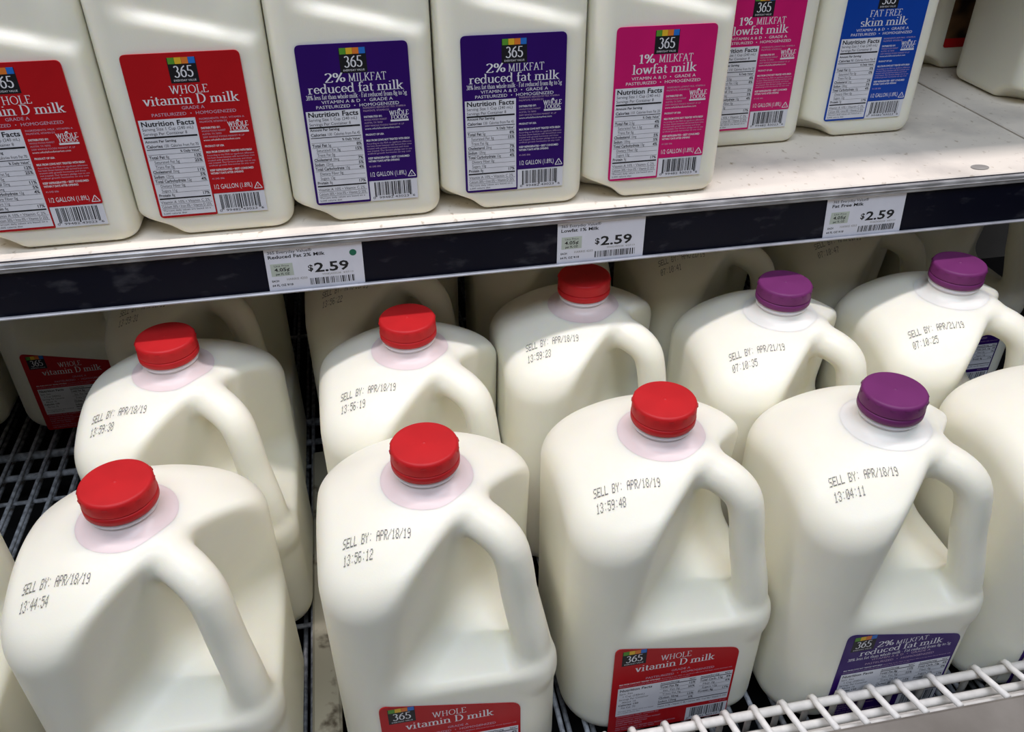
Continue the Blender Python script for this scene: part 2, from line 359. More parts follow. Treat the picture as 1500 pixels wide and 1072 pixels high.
DOTS = {'S': '01111 10000 10000 01110 00001 00001 11110', 'E': '11111 10000 10000 11110 10000 10000 11111', 'L': '10000 10000 10000 10000 10000 10000 11111',
 'B': '11110 10001 10001 11110 10001 10001 11110', 'Y': '10001 10001 01010 00100 00100 00100 00100', ':': '00000 00100 00000 00000 00000 00100 00000',
 'A': '01110 10001 10001 11111 10001 10001 10001', 'P': '11110 10001 10001 11110 10000 10000 10000', 'R': '11110 10001 10001 11110 10100 10010 10001',
 '/': '00001 00001 00010 00100 01000 10000 10000', '0': '01110 10001 10011 10101 11001 10001 01110', '1': '00100 01100 00100 00100 00100 00100 01110',
 '2': '01110 10001 00001 00110 01000 10000 11111', '3': '01110 10001 00001 00110 00001 10001 01110', '4': '00010 00110 01010 10010 11111 00010 00010',
 '5': '11111 10000 11110 00001 00001 10001 01110', '6': '01110 10000 10000 11110 10001 10001 01110', '7': '11111 00001 00010 00100 00100 00100 00100',
 '8': '01110 10001 10001 01110 10001 10001 01110', '9': '01110 10001 10001 01111 00001 00001 01110', ' ': '00000 '*7}
_stamps = {}
def stamp(date, time, parent):
    k = (date, time)
    if k not in _stamps:
        x0, y0, ex, ey = -54, -34, Vector((39, -7)).normalized(), None
        ex = Vector((39, -7)).normalized(); ey = Vector((-ex.y, ex.x)); C = []
        for ln, (s, col0) in enumerate((('SELL BY: '+date, 0), (time, 1))):
            for ci, ch in enumerate(s):
                for r, row in enumerate(DOTS[ch].split()):
                    for c, bit in enumerate(row):
                        if bit == '1':
                            u = col0*1.2+(ci*6+c)*.385+random.uniform(-.05, .05); v = -(ln*9.6+r*.86)+random.uniform(-.06, .06)-.0006*u*u
                            C.append((x0+ex.x*u+ey.x*v, y0+ex.y*u+ey.y*v+3.4))
        C = np.array(C); n = len(C); V = []
        for du, dv in ((-.19, -.40), (.19, -.40), (.19, .40), (-.19, .40)):
            xx = C[:, 0]+ex.x*du+ey.x*dv; yy = C[:, 1]+ex.y*du+ey.y*dv; V.append(np.stack([xx, yy, top_z(xx, yy)+.32], 1))
        V = np.stack(V, 1).reshape(-1, 3)
        _stamps[k] = make_mesh('date_stamp', V, [(4*i, 4*i+1, 4*i+2, 4*i+3) for i in range(n)]); _stamps[k].materials.append(MAT['stamp_ink'])
    o = stuff(link('date_stamp', _stamps[k], None, parent)); o['label'] = 'grey dot-matrix sell-by date stamp'; return o

# caps: one shell with knurl nubs, a tamper band below
def cap_meshes(R):
    k = R/21; prof = [(.01, .45), (.7, .40), (1.0, .05), (1.3, 0), (3, 0), (R-4.0, 0), (R-3.4, -.12), (R-2.4, -.10), (R-1.4, -.2), (R-.6, -.7), (R-.15, -1.5), (R, -2.2), (R+.1, -9.0), (R+.05, -9.6), (R-.5, -10.0), (R-1.6, -10.0), (R-1.7, -2.8), (.01, -2.2)]
    me = MB().lathe(prof, 72, None)
    for q in range(14):
        a = q*2*math.pi/14+.1; c, s_ = math.cos(a), math.sin(a)
        w, v = 1.7, []
        for rr, zz in ((R-.5, -1.2), (R+.55, -2.6), (R-.5, -4.6)):
            v += [(rr*c-s_*w, rr*s_+c*w, zz), (rr*c+s_*w, rr*s_-c*w, zz)]
        me.add(v, [(0, 1, 3, 2), (2, 3, 5, 4)])
    band = MB().lathe([(R-1.5, -10.3), (R-.2, -10.3), (R+.35, -11.0), (R+.3, -14.6), (R-.4, -15.4), (R-1.6, -15.3), (R-1.5, -10.3)], 72)
    return make_mesh('cap', me.v, me.f), make_mesh('tamper_band', band.v, band.f)
CAPS = {}
for kk in ('red_cap', 'purple_cap'):
    a_, b_ = cap_meshes(21)
    for q in (a_, b_): q.materials.append(MAT[kk]); q.polygons.foreach_set('use_smooth', [True]*len(q.polygons))
    CAPS[kk] = (a_, b_)
NECK = MB().lathe([(17.9, 226), (18.7, 230.5), (18.9, 235.5), (20.0, 236.2), (20.3, 237.2), (20.0, 238.2), (18.8, 239), (18.4, 241)], 64)
NECK_ME = make_mesh('neck_ring', NECK.v, NECK.f); NECK_ME.materials.append(MAT['neck_plastic']); NECK_ME.polygons.foreach_set('use_smooth', [True]*len(NECK_ME.polygons))

# the empty headspace above the milk: clearer plastic, red cap's light painted in pink
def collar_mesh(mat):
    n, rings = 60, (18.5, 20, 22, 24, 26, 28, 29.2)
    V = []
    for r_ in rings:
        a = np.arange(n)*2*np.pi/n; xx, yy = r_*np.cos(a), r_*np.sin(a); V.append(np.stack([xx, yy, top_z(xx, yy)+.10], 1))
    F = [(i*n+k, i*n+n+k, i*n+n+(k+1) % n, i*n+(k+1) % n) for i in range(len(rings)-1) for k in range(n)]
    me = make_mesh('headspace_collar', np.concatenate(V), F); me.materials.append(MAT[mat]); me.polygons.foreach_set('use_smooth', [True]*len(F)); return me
COLLAR = {'red_cap': collar_mesh('collar_cap_light'), 'purple_cap': collar_mesh('collar_lilac')}

# ------------------------------------------------------------------ printed labels (local to the jug, front face at y = -a)
def logo(parent, x, z, s, y):
    g = MB(); g.rect(x-8.5*s, x+8.5*s, z, z+15.4*s, y-.06); g.build('logo_box', 'print_black', parent)
    for i, c in enumerate(('logo_green', 'logo_yellow', 'logo_orange', 'logo_blue')):
        q = MB(); q.rect(x+(-8+i*4.05)*s, x+(-8+i*4.05+3.95)*s, z+11.6*s, z+15.5*s, y-.10); q.build('colour_square', c, parent)
    q = MB(); roman(q, '365', x, z+3.6*s, 6.8*s, y-.10, 11.8*s, .13, .07); sans(q, 'EVERYDAY VALUE', x, z+1.0*s, 1.25*s, y-.10, 13.5*s, align='c')
    q.build('logo_lettering', 'print_white', parent)
def bars(mb, x0, x1, z0, z1, y, n, seed, long=True):
    rnd = random.Random(seed); w = [rnd.choice((1, 1, 2, 3)) for _ in range(n*2)]; k = (x1-x0)/sum(w); x = x0
    for i in range(n):
        mb.rect(x, x+w[2*i]*k, z0-(1.0 if long and i in (0, 1, n//2, n-2, n-1) else 0), z1, y); x += (w[2*i]+w[2*i+1])*k
def stuff(o): o['kind'] = 'stuff'; return o
def half_label(parent, kind):
    ground = dict(whole='label_red', two='label_purple', one='label_pink', skim='label_blue')[kind]
    y = -51.5-.35
    lb = MB().plate(round_poly([(-35.4, 16.2), (1.7, 16.2), (1.7, 31), (35.2, 31), (35.2, 123), (-35.4, 123.6)], [3, .6, 0, .8, 3.6, 3.6]), y, .8).build('label', ground, parent)
    W = MB(); B = MB(); S_ = MB(); W2 = MB(); V = MB(); yt = y-.07
    logo(lb, 0, 105, 1, y)
    if kind == 'whole':
        roman(W, 'WHOLE', 1, 98.6, 4.9, yt, 23.5, .10); roman(W, 'vitamin D milk', 1, 92, 6.0, yt, 58, .13, .055)
        sans(S_, 'GRADE A', 1, 88.6, 2.1, yt, 14, align='c'); sans(S_, 'PASTEURIZED  •  HOMOGENIZED', 1, 85.0, 2.1, yt, 52, align='c')
    elif kind == 'two':
        roman(W, '2%', -12.5, 99.6, 5.8, yt, 13.5, .13, .055); roman(W, 'MILKFAT', 8, 99.6, 4.9, yt, 24.5, .10)
        roman(W, 'reduced fat milk', 0, 92.9, 5.8, yt, 61, .13, .055); roman(W, '38% less fat than whole milk - Fat reduced from 8g to 5g', 0, 89.1, 2.9, yt, 65, .13, .06)
        sans(W2, 'VITAMIN A & D  •  GRADE A', 0, 86.1, 2.1, yt, 46, align='c'); sans(W2, 'PASTEURIZED  •  HOMOGENIZED', 0, 83.0, 2.1, yt, 54, align='c')
    elif kind == 'one':
        roman(W, '1%', -13.2, 99.4, 5.9, yt, 12, .13, .055); roman(W, 'MILKFAT', 7.6, 99.4, 4.9, yt, 24.5, .10)
        roman(W, 'lowfat milk', 0, 92.3, 6.1, yt, 46, .13, .055)
        sans(W2, 'VITAMIN A & D  •  GRADE A', 0, 88.4, 2.1, yt, 46, align='c'); sans(W2, 'PASTEURIZED  •  HOMOGENIZED', 0, 85.1, 2.1, yt, 54, align='c')
    else:
        roman(W, 'FAT FREE', 0, 99.4, 4.9, yt, 28, .10); roman(W, 'skim milk', 0, 92.3, 6.1, yt, 41, .13, .055)
        sans(W2, 'VITAMIN A & D  •  GRADE A', 0, 88.4, 2.1, yt, 46, align='c'); sans(W2, 'PASTEURIZED  •  HOMOGENIZED', 0, 85.1, 2.1, yt, 54, align='c')
    # small print beside the panel
    name = dict(whole='MILK', two='REDUCED FAT MILK', one='LOWFAT MILK', skim='SKIM MILK')[kind]
    for i, (t, w, hh) in enumerate([('INGREDIENTS: '+name+', VITAMIN A', 28, 1.2), ('PALMITATE, VITAMIN D3', 17, 1.2), ('', 0, 0), ('DISTRIBUTED BY:', 12, 1.3), ('WHOLE FOODS MARKET', 15, 1.15), ('AUSTIN, TX 78703', 12, 1.15),
            ('2009 WHOLE FOODS MARKET IP, LP', 26, 1.15), ('www.wholefoodsmarket.com', 23, 1.35), ('', 0, 0), ('PRODUCT OF USA', 12, 1.3), ('', 0, 0), ('MILK FROM COWS NOT TREATED WITH RBGH', 29, 1.4)]):
        if t: sans(W2 if i in (3, 7, 9, 11) else S_, t, 3, 81.3-i*2.02, hh, yt, w, bold=i in (3, 9, 11))
    for i in range(5): sans(S_, ('According to the FDA no significant difference', 'has been shown between milk derived from cows', 'treated with growth hormones and those', 'not treated. Our farmers pledge not to use', 'artificial growth hormones on any cow')[i], 3, 57.0-i*1.75, 1.15, yt, (30, 30, 28, 30, 29)[i])
    sans(W2, 'KEEP REFRIGERATED • BEST CONSUMED', 3, 46.6, 1.4, yt, 28, True); sans(W2, 'WITHIN 7 DAYS AFTER OPENING', 3, 44.4, 1.4, yt, 21, True); sans(S_, '41-545 006', 3, 40.8, 1.2, yt, 8)
    sans(V, '1/2 GALLON (1.89L)', 2.8, 34.0, 3.4, yt, 25.3)
    tri = [(29.0, 32.6), (34.2, 32.6), (31.6, 36.9)]
    for i in range(3): a, b_ = tri[i], tri[(i+1) % 3]; q = MB(); dx, dz = b_[0]-a[0], b_[1]-a[1]; L = math.hypot(dx, dz); V.add([(a[0]-dz/L*.25, yt, a[1]+dx/L*.25), (b_[0]-dz/L*.25, yt, b_[1]+dx/L*.25), (b_[0]+dz/L*.25, yt, b_[1]-dx/L*.25), (a[0]+dz/L*.25, yt, a[1]-dx/L*.25)], [(0, 1, 2, 3)])
    sans(V, 'D', 31.6, 33.4, 1.4, yt, .9, align='c')
    WF = MB(); whole_foods(WF, 26.3, 72, 1, yt); WF.build('store_logo', 'print_white', lb)
    W.build('title_lettering', 'print_white', lb); stuff(W2.build('small_print', 'print_white', lb)); stuff(S_.build('small_print', 'print_soft', lb)); V.build('volume_lettering', 'print_white', lb)
    # nutrition panel
    MB().rect(-33.9, .9, 17.8, 83.2 if kind != 'two' else 81.6, y-.06).build('nutrition_panel', 'panel_white', lb)
    yb = y-.11; T = 0 if kind != 'two' else -1.2
    sans(B, 'Nutrition Facts', -32.8, 79.0+T, 3.3, yb, 32.6, True)
    sans(B, 'Serving Size 1 Cup (240 mL)', -32.8, 76.2+T, 2.0, yb, 31.5); sans(B, 'Servings Per Container 8', -32.8, 73.2+T, 2.0, yb, 27)
    B.rect(-33, 0, 71.2+T*.8, 72.3+T*.8, yb)
    v = dict(whole=('150', '70', '8g', '12', '5g', '25', '35mg', '11', '125mg', '12g', '11g', '8g'), two=('130', '45', '5g', '8', '3g', '15', '20mg', '7', '125mg', '13g', '13g', '8g'),
             one=('110', '20', '2.5g', '4', '1.5g', '8', '15mg', '5', '130mg', '13g', '13g', '9g'), skim=('90', '0', '0g', '0', '0g', '0', '5mg', '2', '130mg', '13g', '13g', '9g'))[kind]
    sans(B, 'Amount Per Serving', -32.8, 68.4, 1.7, yb, 19, True); sans(B, 'Calories', -32.8, 65.0, 2.0, yb, 10, True); sans(B, v[0]+'  Calories from Fat '+v[1], -22, 65.0, 2.0, yb, 21.5)
    B.rect(-33, 0, 63.6, 64.1, yb); sans(B, '% Daily Value*', -.3, 61.2, 1.6, yb, 12.5, True, 'r'); B.rect(-33, 0, 60.3, 60.5, yb)
    rows = [('Total Fat', v[2], v[3], 0), ('', 'Saturated Fat '+v[4], v[5], 1), ('', 'Trans Fat 0g', '', 1), ('Cholesterol', v[6], v[7], 0), ('Sodium', v[8], '5', 0), ('Total Carbohydrate', v[9], '4', 0), ('', 'Dietary Fiber 0g', '', 1), ('', 'Sugars '+v[10], '', 1), ('Protein', v[11], '17', 0)]
    for i, (a, b_, c, ind) in enumerate(rows):
        z = 57.6-i*3.28; xx = -32.8+2.4*ind
        if a: w_ = len(a)*1.06; sans(B, a, xx, z, 2.05, yb, w_, True); xx += w_+.8
        sans(B, b_, xx, z, 2.0, yb, len(b_)*.98)
        if c: sans(B, c+'%', -.3, z, 2.05, yb, None, True, 'r')
        if i < 8: B.rect(-33+2.4*ind, 0, z-.75, z-.58, yb)
    B.rect(-33, 0, 29.4, 30.4, yb)
    for i, t in enumerate(('Vitamin A 10% • Vitamin C 2%', 'Calcium 30% • Iron 0% • Vitamin D 25%', '*Percent daily values are based on a', '2,000 calorie diet')):
        sans(B, t, -32.8, (26.4, 23.2, 20.8, 18.7)[i], (2.0, 2.0, 1.3, 1.3)[i], yb, (31.5, 32, 31, 15)[i])
        if i < 2: B.rect(-33, 0, 25.7-i*3.2, 25.9-i*3.2, yb)
    stuff(B.build('nutrition_lettering', 'print_black', lb))
    MB().plate([(2.0, 16.2), (34.8, 16.2), (34.8, 30.7), (2.0, 30.7)], y+.05, .6).build('barcode_panel', 'panel_white', lb)
    C = MB(); bars(C, 5.2, 31.4, 20.0, 29.8, y-.05, 26, kind); sans(C, '0  99482 43023  6', 3.5, 17.6, 1.7, y-.05, 29.5); stuff(C.build('barcode', 'print_black', lb))
    return lb
def whole_foods(W, x, z, s, y):
    roman(W, 'WHOLE', x, z+3.9*s, 2.9*s, y, 13*s, .15, .07); roman(W, 'FOODS', x, z+1.2*s, 2.5*s, y, 11.2*s, .16, .07)
    W.rect(x-6*s, x+6*s, z-.4*s, z+.8*s, y)
    W.add([(x+p*s, y, z+q*s) for p, q in ((-.9, 6.9), (-.4, 7.9), (.4, 8.2), (1.1, 7.7), (.8, 6.9))], [(0, 1, 2, 3, 4)])
def gal_label(parent, kind, dx=0):
    ground = dict(whole='label_red', two='label_purple')[kind]; y = -72.8-.35
    lb = MB().plate(round_poly([(-44.6, 5), (47.2, 5), (47.2, 84), (-44.6, 104.5)], [3, 3, 7, 7]), y, .8).build('label', ground, parent); lb.location.x = dx*MM
    W = MB(); B = MB(); S_ = MB(); W2 = MB(); yt = y-.07
    logo(lb, -30.6, 84.3, 1.02, y)
    if kind == 'whole':
        roman(W, 'WHOLE', 0, 83.9, 5.6, yt, 22.5, .10); roman(W, 'vitamin D milk', 0, 75.6, 6.8, yt, 58, .13, .055)
        sans(S_, 'GRADE A', 5, 69.4, 2.3, yt, 14, align='c'); sans(S_, 'PASTEURIZED  •  HOMOGENIZED', 5, 65.4, 2.3, yt, 51, align='c')
    else:
        roman(W, '2%', -13, 85.2, 5.9, yt, 13, .13, .055); roman(W, 'MILKFAT', 7.5, 84.9, 4.4, yt, 25, .10); roman(W, 'reduced fat milk', 1, 78.2, 6.0, yt, 64, .13, .055)
        roman(W, '38% less fat than whole milk - Fat reduced from 8g to 5g', 1, 73.8, 3.0, yt, 80, .13, .06)
        sans(S_, 'VITAMIN A & D  •  GRADE A', 3, 70.6, 2.2, yt, 46, align='c'); sans(S_, 'PASTEURIZED  •  HOMOGENIZED', 3, 66.4, 2.2, yt, 54, align='c')
    sans(W2, 'MILK FROM COWS NOT TREATED WITH RBGH', -39.4, 62.4, 1.4, yt, 30, True); sans(S_, 'According to the FDA no significant difference has been shown between milk', -8.5, 62.4, 1.2, yt, 53)
    sans(S_, 'derived from cows treated with growth hormones and those not treated', -39.4, 60.2, 1.2, yt, 52)
    for i, (t, w) in enumerate((('INGREDIENTS: MILK, VITAMIN D3', 32), ('www.wholefoodsmarket.com', 24), ('DISTRIBUTED BY: WHOLE FOODS MARKET', 34), ('KEEP REFRIGERATED', 24), ('AUSTIN, TX 78703', 20))):
        sans(S_, t, -39, 23.4-i*2.6, 1.4, yt, w)
    sans(S_, 'PRODUCT OF USA', 45, 23.0, 1.3, yt, 13, align='r'); sans(S_, 'MILK FROM COWS NOT TREATED WITH GROWTH HORMONES', -39, 9.6, 1.4, yt, 46); sans(S_, 'KEEP REFRIGERATED AT ALL TIMES', -39, 7.2, 1.4, yt, 30)
    W.build('title_lettering', 'print_white', lb); stuff(W2.build('small_print', 'print_white', lb)); stuff(S_.build('small_print', 'print_soft', lb))
    MB().rect(-39.9, 45.6, 25.6, 58.8, y-.06).build('nutrition_panel', 'panel_white', lb); yb = y-.11
    sans(B, 'Nutrition Facts', -38.6, 54.6, 2.7, yb, 24, True)
    for i, (t, w, bo) in enumerate((('Serv. Size', 10, 0), ('   1 Cup (240mL)', 19, 0), ('Servings Per Container', 22, 0), ('   About 16', 13, 0), ('Calories 150', 15, 1), ('   Fat Cal. 70', 13, 0))): sans(B, t, -38.6, 51.0-i*3.35, 2.1, yb, w, bool(bo))
    sans(B, '*Percent daily values (DV) are based', -38.6, 30.4, 1.2, yb, 27); sans(B, 'on a 2,000 calorie diet', -38.6, 28.2, 1.2, yb, 17)
    for x0, x1, rows in ((-8.5, 18, (('Total Fat 8g', '12%', 0), ('Sat. Fat 5g', '25%', 1), ('Trans Fat 0g', '', 1), ('Cholest. 35mg', '12%', 0), ('Sodium 125mg', '5%', 0))), (21.5, 44.8, (('Total Carb. 12g', '4%', 0), ('Fiber 0g', '0%', 1), ('Sugars 12g', '', 1), ('Protein 8g', '17%', 0)))):
        sans(B, 'Amount/Serving', x0, 56.0, 1.6, yb, 14, True); sans(B, '%DV*', x1, 56.0, 1.6, yb, 5, True, 'r'); B.rect(x0, x1+.4, 54.4, 55.2, yb)
        for i, (t, pc, ind) in enumerate(rows):
            z = 51.3-i*4.35; sans(B, t, x0+2.5*ind, z, 2.2, yb, len(t)*1.15, not ind)
            if pc: sans(B, pc, x1, z, 2.2, yb, None, True, 'r')
            B.rect(x0, x1+.4, z-1.1, z-.85, yb)
    B.rect(-8.5, 45, 31.4, 32.2, yb); sans(B, 'Vitamin A 4% • Vitamin C 4% • Calcium 30% • Iron 0% • Vitamin D 25%', -8.5, 28.2, 2.0, yb, 53)
    stuff(B.build('nutrition_lettering', 'print_black', lb))
    MB().rect(14.8, 46.5, 5.6, 21.2, y-.06).build('barcode_panel', 'panel_white', lb)
    C = MB(); bars(C, 18, 44, 9.5, 20.2, yb, 26, kind+'g'); sans(C, '0  99482 40577  1', 16, 6.6, 1.9, yb, 29); stuff(C.build('barcode', 'print_black', lb))
    return lb
_protos = {}
def jug(name, loc, label, cat, kind, cap='red_cap', size='gallon', dates=None, group=None, dx=0, rz=0):
    root = empty(name, loc, rz); tag(root, label, cat, group)
    if size == 'gallon': link('body', GAL_ME, None, root); dz = 255
    else: link('body', HALF_ME, None, root); dz = 240
    if cap:
        c = link('cap', CAPS[cap][0], None, root); c.location.z = dz*MM; c['label'] = cap.split('_')[0]+' screw cap'
        bd = link('tamper_band', CAPS[cap][1], None, c)
        n = link('neck_ring', NECK_ME, None, root); n.location.z = (dz-255)*MM; n['label'] = 'milky translucent neck ring'
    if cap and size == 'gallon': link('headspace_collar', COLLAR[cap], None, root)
    if kind:
        if (kind, size) not in _protos: lb = _protos[kind, size] = (gal_label if size == 'gallon' else half_label)(root, kind)
        else: lb = copy_tree(_protos[kind, size], root)
        lb.location.x = dx*MM
        lb['label'] = dict(whole='red whole milk label', two='purple reduced fat milk label', one='pink lowfat milk label', skim='blue skim milk label')[kind]
    if dates: stamp(*dates, root)
    return root

ZF = -326          # top of the wire floor the gallons stand on
# ------------------------------------------------------------------ the case
struct = lambda o: tag(o, None, None, kind='structure')
struct(MB().box(-1100, 1100, 560, 580, -420, 900).build('wall_back', 'case_grey'))
struct(MB().box(-1100, -1080, -230, 560, -420, 900).build('wall_left', 'case_grey'))
struct(MB().box(1080, 1100, -230, 560, -420, 900).build('wall_right', 'case_grey'))
struct(MB().box(-1100, 1100, -300, 560, -440, -420).build('floor', 'black_pan'))

def shelf(x0, x1, y0, z, label, front=True):
    s = empty('case_shelf', ((x0+x1)/2, y0, z)); tag(s, label, 'shelf', 'shelves of the dairy case'); w = (x1-x0)/2
    MB().box(-w, w, 3.2, 520, -18, 0, 1).build('deck', 'shelf_laminate', s)
    ch = MB().box(-w, w, .6, 3.0, -41.5, -1.0, .4).build('price_channel', 'navy_strip', s)
    MB().box(-w, w, -2.6, .5, -7.6, -.6, .7).box(-w, w, -3.2, .5, -4.6, -3.6, .3).build('clear_top_rail', 'clear_channel', ch)
    MB().box(-w, w, -2.8, .5, -42.6, -40.9, .5).build('bottom_rail', 'bright_plastic', ch)
    MB().box(-w, w, 3.05, 3.9, -6, -1.2).build('front_gap', 'dark_gap', s)
    return s
S1 = shelf(-900, 519.5, 0, 0, 'white laminate shelf deck with navy price channel carrying the labelled half-gallon jugs')
S2 = shelf(523.2, 900, 0, 0, 'white shelf deck right of the dark seam under unlabelled jugs')
e = MB(); e.add([(6.5*math.cos(k*math.pi/10)*1.15, 6.5*math.sin(k*math.pi/10)*.8, 0) for k in range(20)], [tuple(range(20))])
e.add([(6.5*math.cos(k*math.pi/10)*1.15, 6.5*math.sin(k*math.pi/10)*.8, .25) for k in range(20)], [tuple(range(20))])
st = e.build('stain_spot', 'stain_grey', S1); st.location = ((443+190.25)*MM, 16*MM, .15*MM); st['label'] = 'round grey stain on the shelf deck'
up_s = shelf(-900, 900, 20, 345, 'shelf above the half-gallon jugs, beyond the top edge of the photo')

# price tags in the channel
def price_tag(x0, x1, lines, dot, label, shear=0):
    t = empty('price_tag', ((x0+x1)/2, -.1, -41)); tag(t, label, 'price tag', 'price tags in the shelf channel'); w = (x1-x0)/2
    MB().plate([(-w, .2), (w, .2), (w+shear, 33.6), (-w+shear, 33.6)], 0, .35).build('paper', 'tag_paper', t)
    D = MB(); G = MB(); U = MB(); Pz = MB(); Bc = MB(); N = MB(); yy = -.08; k = w/33.2; X0 = -w
    sans(N, '365 Everyday Value®', X0+2.6, 29.0, 2.3, yy, 30*k); sans(N, lines, X0+2.5, 25.3, 2.6, yy, len(lines)*2.02*k, True)
    MB().rect(X0+3.2, X0+18.6, 11.4, 21.2, yy+.03).build('unit_price_patch', 'tag_green', t)
    sans(U, 'Unit Price', X0+10.9, 18.7, 1.7, yy, 10.5, False, 'c'); sans(U, '4.05¢', X0+10.9, 15.2, 2.7, yy, 10.5, True, 'c'); sans(U, 'per FL OZ', X0+10.9, 12.3, 1.7, yy, 9.5, True, 'c')
    sans(Pz, '$', X0+28.6, 13.6, 4.8, yy, 3.8, True); sans(Pz, '2.59', X0+33.0, 12.2, 7.4, yy, 24.5, True)
    sans(D, '64 FL OZ 9/18', X0+2.4, 3.4, 1.7, yy, 14.5, True); sans(D, 'EACH', X0+2.6, 7.0, 1.6, yy, 5, True); sans(G, 'HARRIS 4203', X0+13, 7.6, 1.8, yy, 14.5)
    sans(G, '99482430238  4/07/19', X0+38, 9.3, 1.5, yy, 22)
    bars(Bc, X0+29, X0+60.5, 2.4, 7.6, yy, 30, lines, False)
    N.build('product_name', 'print_black', t); Pz.build('price_lettering', 'print_black', t)
    for q, nm, mt in ((U, 'unit_price_lettering', 'print_black'), (Bc, 'barcode', 'print_black'), (D, 'small_print', 'print_black'), (G, 'small_print', 'stain_grey')): stuff(q.build(nm, mt, t))
    if dot:
        MB().add([(w-6.2+2.5*math.cos(a*.3142), yy, 25+2.5*math.sin(a*.3142)) for a in range(20)], [tuple(range(20))]).build('green_sticker', 'dot_green', t)
price_tag(-115.6, -48.2, 'Reduced Fat 2% Milk', True, 'white price tag with green dot sticker reading Reduced Fat 2% Milk', .6)
price_tag(94.2, 161.0, 'Lowfat 1% Milk', False, 'white price tag reading Lowfat 1% Milk above a red cap')
price_tag(308.4, 374.4, 'Fat Free Milk', False, 'white price tag reading Fat Free Milk below the bare shelf', -2.4)

# ------------------------------------------------------------------ half gallons on the shelf
HG = 'half-gallon milk jugs on the upper shelf'; Y0 = 12+51.5
for x, y, kind, lab, cap in ((-247, Y0-1, 'whole', 'half-gallon milk jug with red label, cut off by the left edge', 'red_cap'),
        (-143.2, Y0, 'whole', 'half-gallon milk jug with red whole vitamin D label beside purple labels', 'red_cap'),
        (-39.5, Y0, 'two', 'half-gallon milk jug with purple 2% label, nearer the red labels', 'purple_cap'),
        (64.8, Y0, 'two', 'half-gallon milk jug with purple 2% label, beside the pink label', 'purple_cap'),
        (169.1, Y0, 'one', 'half-gallon milk jug with pink 1% lowfat label at the shelf edge', 'purple_cap'),
        (275.5, 94+51.5, 'one', 'half-gallon milk jug with pink label set back, partly hidden', 'purple_cap'),
        (382.5, 98+51.5, 'skim', 'half-gallon milk jug with blue skim milk label', 'purple_cap')):
    jug('half_gallon_milk_jug', (x, y, 0), lab, 'milk jug', kind, cap, 'half', group=HG)
jug('half_gallon_milk_jug', (612, 187, 0), 'half-gallon jug without visible label right of the shelf seam, at right edge', 'milk jug', None, 'purple_cap', 'half', group=HG)
r = jug('half_gallon_milk_jug', (592, 312, 0), 'shaded half-gallon jug with dark brown picture label and red band', 'milk jug', None, 'red_cap', 'half', group=HG)
pl = MB().plate(round_poly([(-30, 23), (34, 23), (34, 118), (-30, 118)], [3, 3, 3, 3]), -51.8, .7).build('label', 'brown_print', r); pl['label'] = 'dark brown picture label'
MB().plate(round_poly([(-30, 23), (34, 23), (34, 32), (-30, 32)], [3, 3, 0, 0]), -51.9, .1).build('red_band', 'label_red', pl)

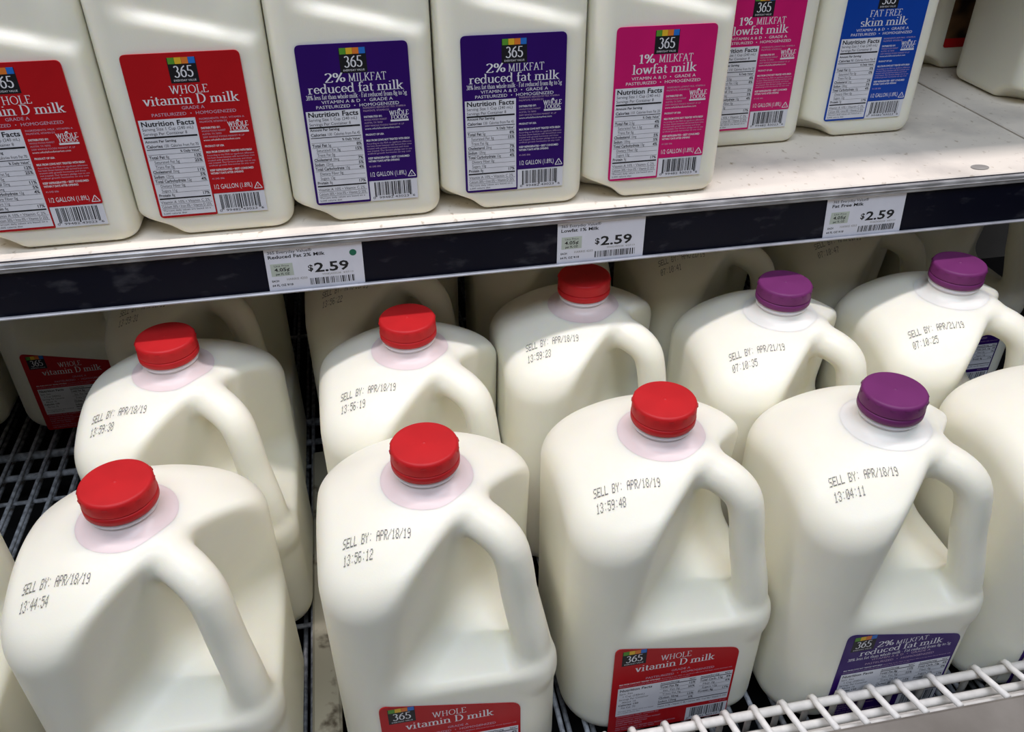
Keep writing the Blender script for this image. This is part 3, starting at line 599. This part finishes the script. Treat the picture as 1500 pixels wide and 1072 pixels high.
# ------------------------------------------------------------------ gallons on the wire floor
GG = 'gallon milk jugs on the wire shelf'
for x, y, kind, cap, dates, dx, lab in (
    (-201.9, -151.6, 'whole', 'red_cap', ('APR/18/19', '13:44:54'), 0, 'front-row gallon jug with red cap, stamped 13:44:54, at left'),
    (-23.2, -151.4, 'whole', 'red_cap', ('APR/18/19', '13:56:12'), -2, 'front-row gallon jug with red cap, stamped 13:56:12'),
    (134.6, -138.1, 'whole', 'red_cap', ('APR/18/19', '13:59:48'), 0, 'front-row gallon jug with red cap stamped 13:59:48, red label fully visible'),
    (286.0, -157.3, 'two', 'purple_cap', ('APR/18/19', '13:04:11'), 8, 'front-row gallon jug with purple cap and purple label behind the wire rail'),
    (441.0, -160, 'two', 'purple_cap', ('APR/18/19', '13:04:19'), 4, 'front-row gallon jug cut off by the right edge'),
    (-378, -140, 'whole', 'red_cap', ('APR/18/19', '13:44:51'), 0, 'gallon jug sliver at the lower left edge'),
    (-195.2, 3.0, 'whole', 'red_cap', ('APR/18/19', '13:59:38'), 0, 'second-row gallon jug with red cap stamped 13:59:38, nearest the bare wire floor'),
    (-20.8, -4.6, 'whole', 'red_cap', ('APR/18/19', '13:56:19'), 0, 'second-row gallon jug with red cap stamped 13:56:19'),
    (125.3, 32.4, 'whole', 'red_cap', ('APR/18/19', '13:59:23'), 0, 'gallon jug whose red cap sits right under the Lowfat 1% price tag'),
    (278.2, -11.0, 'two', 'purple_cap', ('APR/21/19', '07:10:35'), 0, 'second-row gallon jug with purple cap behind the front purple cap, leftmost of two'),
    (432.5, -8.8, 'two', 'purple_cap', ('APR/21/19', '07:10:25'), 0, 'second-row gallon jug with purple cap nearest the right edge'),
    (-202, 151, 'whole', 'red_cap', ('APR/18/19', '13:59:31'), 0, 'shaded third-row gallon jug behind the leftmost second-row red cap'),
    (-33, 149, 'whole', 'red_cap', ('APR/18/19', '13:56:22'), 0, 'shaded third-row gallon jug below the green-dot price tag'),
    (124, 189, 'whole', 'red_cap', ('APR/18/19', '13:59:20'), 0, 'shaded third-row gallon jug mostly hidden behind the jug under the Lowfat tag'),
    (273.5, 146, 'two', 'purple_cap', ('APR/21/19', '07:10:41'), 0, 'shaded third-row gallon jug with visible stamp, left of the Fat Free tag'),
    (430.6, 149, 'two', 'purple_cap', ('APR/21/19', '07:10:47'), 0, 'shaded third-row gallon jug with stamp just under the Fat Free tag'),
    (590, 204, 'two', 'purple_cap', ('APR/21/19', '07:10:52'), 0, 'shaded gallon jug at the right edge, label glimpsed through a handle'),
    (-361, 319, 'whole', 'red_cap', ('APR/18/19', '13:59:27'), 0, 'shaded gallon jug with red label standing far back on bare wires'),
    (-523, 330, 'whole', 'red_cap', ('APR/18/19', '13:59:29'), 0, 'shaded gallon jug at the far back left edge')):
    jug('gallon_milk_jug', (x, y, ZF), lab, 'milk jug', kind, cap, 'gallon', dates, GG, dx)

# ------------------------------------------------------------------ wire floor, front wire rail, divider, bumper
wf = empty('wire_shelf', (0, 0, ZF)); tag(wf, 'dark grey wire shelf floor under the gallon jugs', 'wire shelf')
wire = MB().tube([(0, -236, -2), (0, 545, -2)], 2.0, 8); wm = make_mesh('wire', wire.v, wire.f); wm.materials.append(MAT['grey_wire']); wm.polygons.foreach_set('use_smooth', [True]*len(wm.polygons))
for i in range(140):
    o = link('wire', wm, None, wf); o.location = ((-640+(i//2)*18.4+(9.2 if i % 2 else 0))*MM, 0, (-22*MM if i % 2 else 0))
for yy, rr in ((-225, 3), (-60, 2.2), (145, 2.2), (186, 3.6), (222, 4.5), (400, 2.4)):
    MB().tube([(-640, yy, -4-rr), (650, yy, -4-rr)], rr, 10).build('cross_bar', 'grey_wire', wf, True)
MB().box(-900, 900, -240, 555, -70, -66).build('drip_pan', 'black_pan', wf)
dv = MB().box(-11, 11, -120, 260, 0, 9, 2).build('shelf_divider', 'dirty_beige'); dv.location = (-113*MM, -110*MM, ZF*MM); tag(dv, 'dirty beige divider strip on the floor between two front jugs', 'divider')

RZ = -277
rl = empty('wire_rail', (0, -240, ZF)); tag(rl, 'white coated wire guard rail in front of the gallon jugs', 'wire rail')
z0 = RZ-ZF
MB().tube([(-700, 0, z0-3.4), (700, 0, z0-3.4)], 3.4, 12).build('top_rail', 'white_wire', rl, True)
MB().tube([(-700, -15, z0-3), (700, -15, z0-3)], 3.0, 12).build('lower_rail', 'white_wire', rl, True)
MB().tube([(-700, -23, z0-1), (700, -23, z0-1)], 2.0, 10).build('lower_rail', 'white_wire', rl, True)
MB().box(-700, 700, -30, -12, z0-17, z0-15).build('slotted_strip', 'white_wire', rl)
hk = MB().tube([(0, 5.0, -4), (0, 5.0, z0-8), (0, 4.6, z0-3), (0, 2.6, z0+.8), (0, 0, z0+2), (0, -4, z0+2.2), (0, -29.5, z0+11.5)], 2.3, 10)
hm = make_mesh('rail_wire', hk.v, hk.f); hm.materials.append(MAT['white_wire']); hm.polygons.foreach_set('use_smooth', [True]*len(hm.polygons))
for x in [-560+i*22 for i in range(30)]+[97.6, 121.1, 143.8, 164.8, 186, 207.5, 230.2, 252.1, 274.3, 295.7, 321.6, 357.8, 382.3]+[404+i*22 for i in range(8)]:
    o = link('rail_wire', hm, None, rl); o.location.x = x*MM
bp_ = MB().box(-900, 900, -150, 0, -160, 0, 3).build('case_bumper', 'bumper_grey'); bp_.location = (0, -270*MM, -262*MM); tag(bp_, 'grey-brown bumper ledge along the case front at lower right', 'bumper')
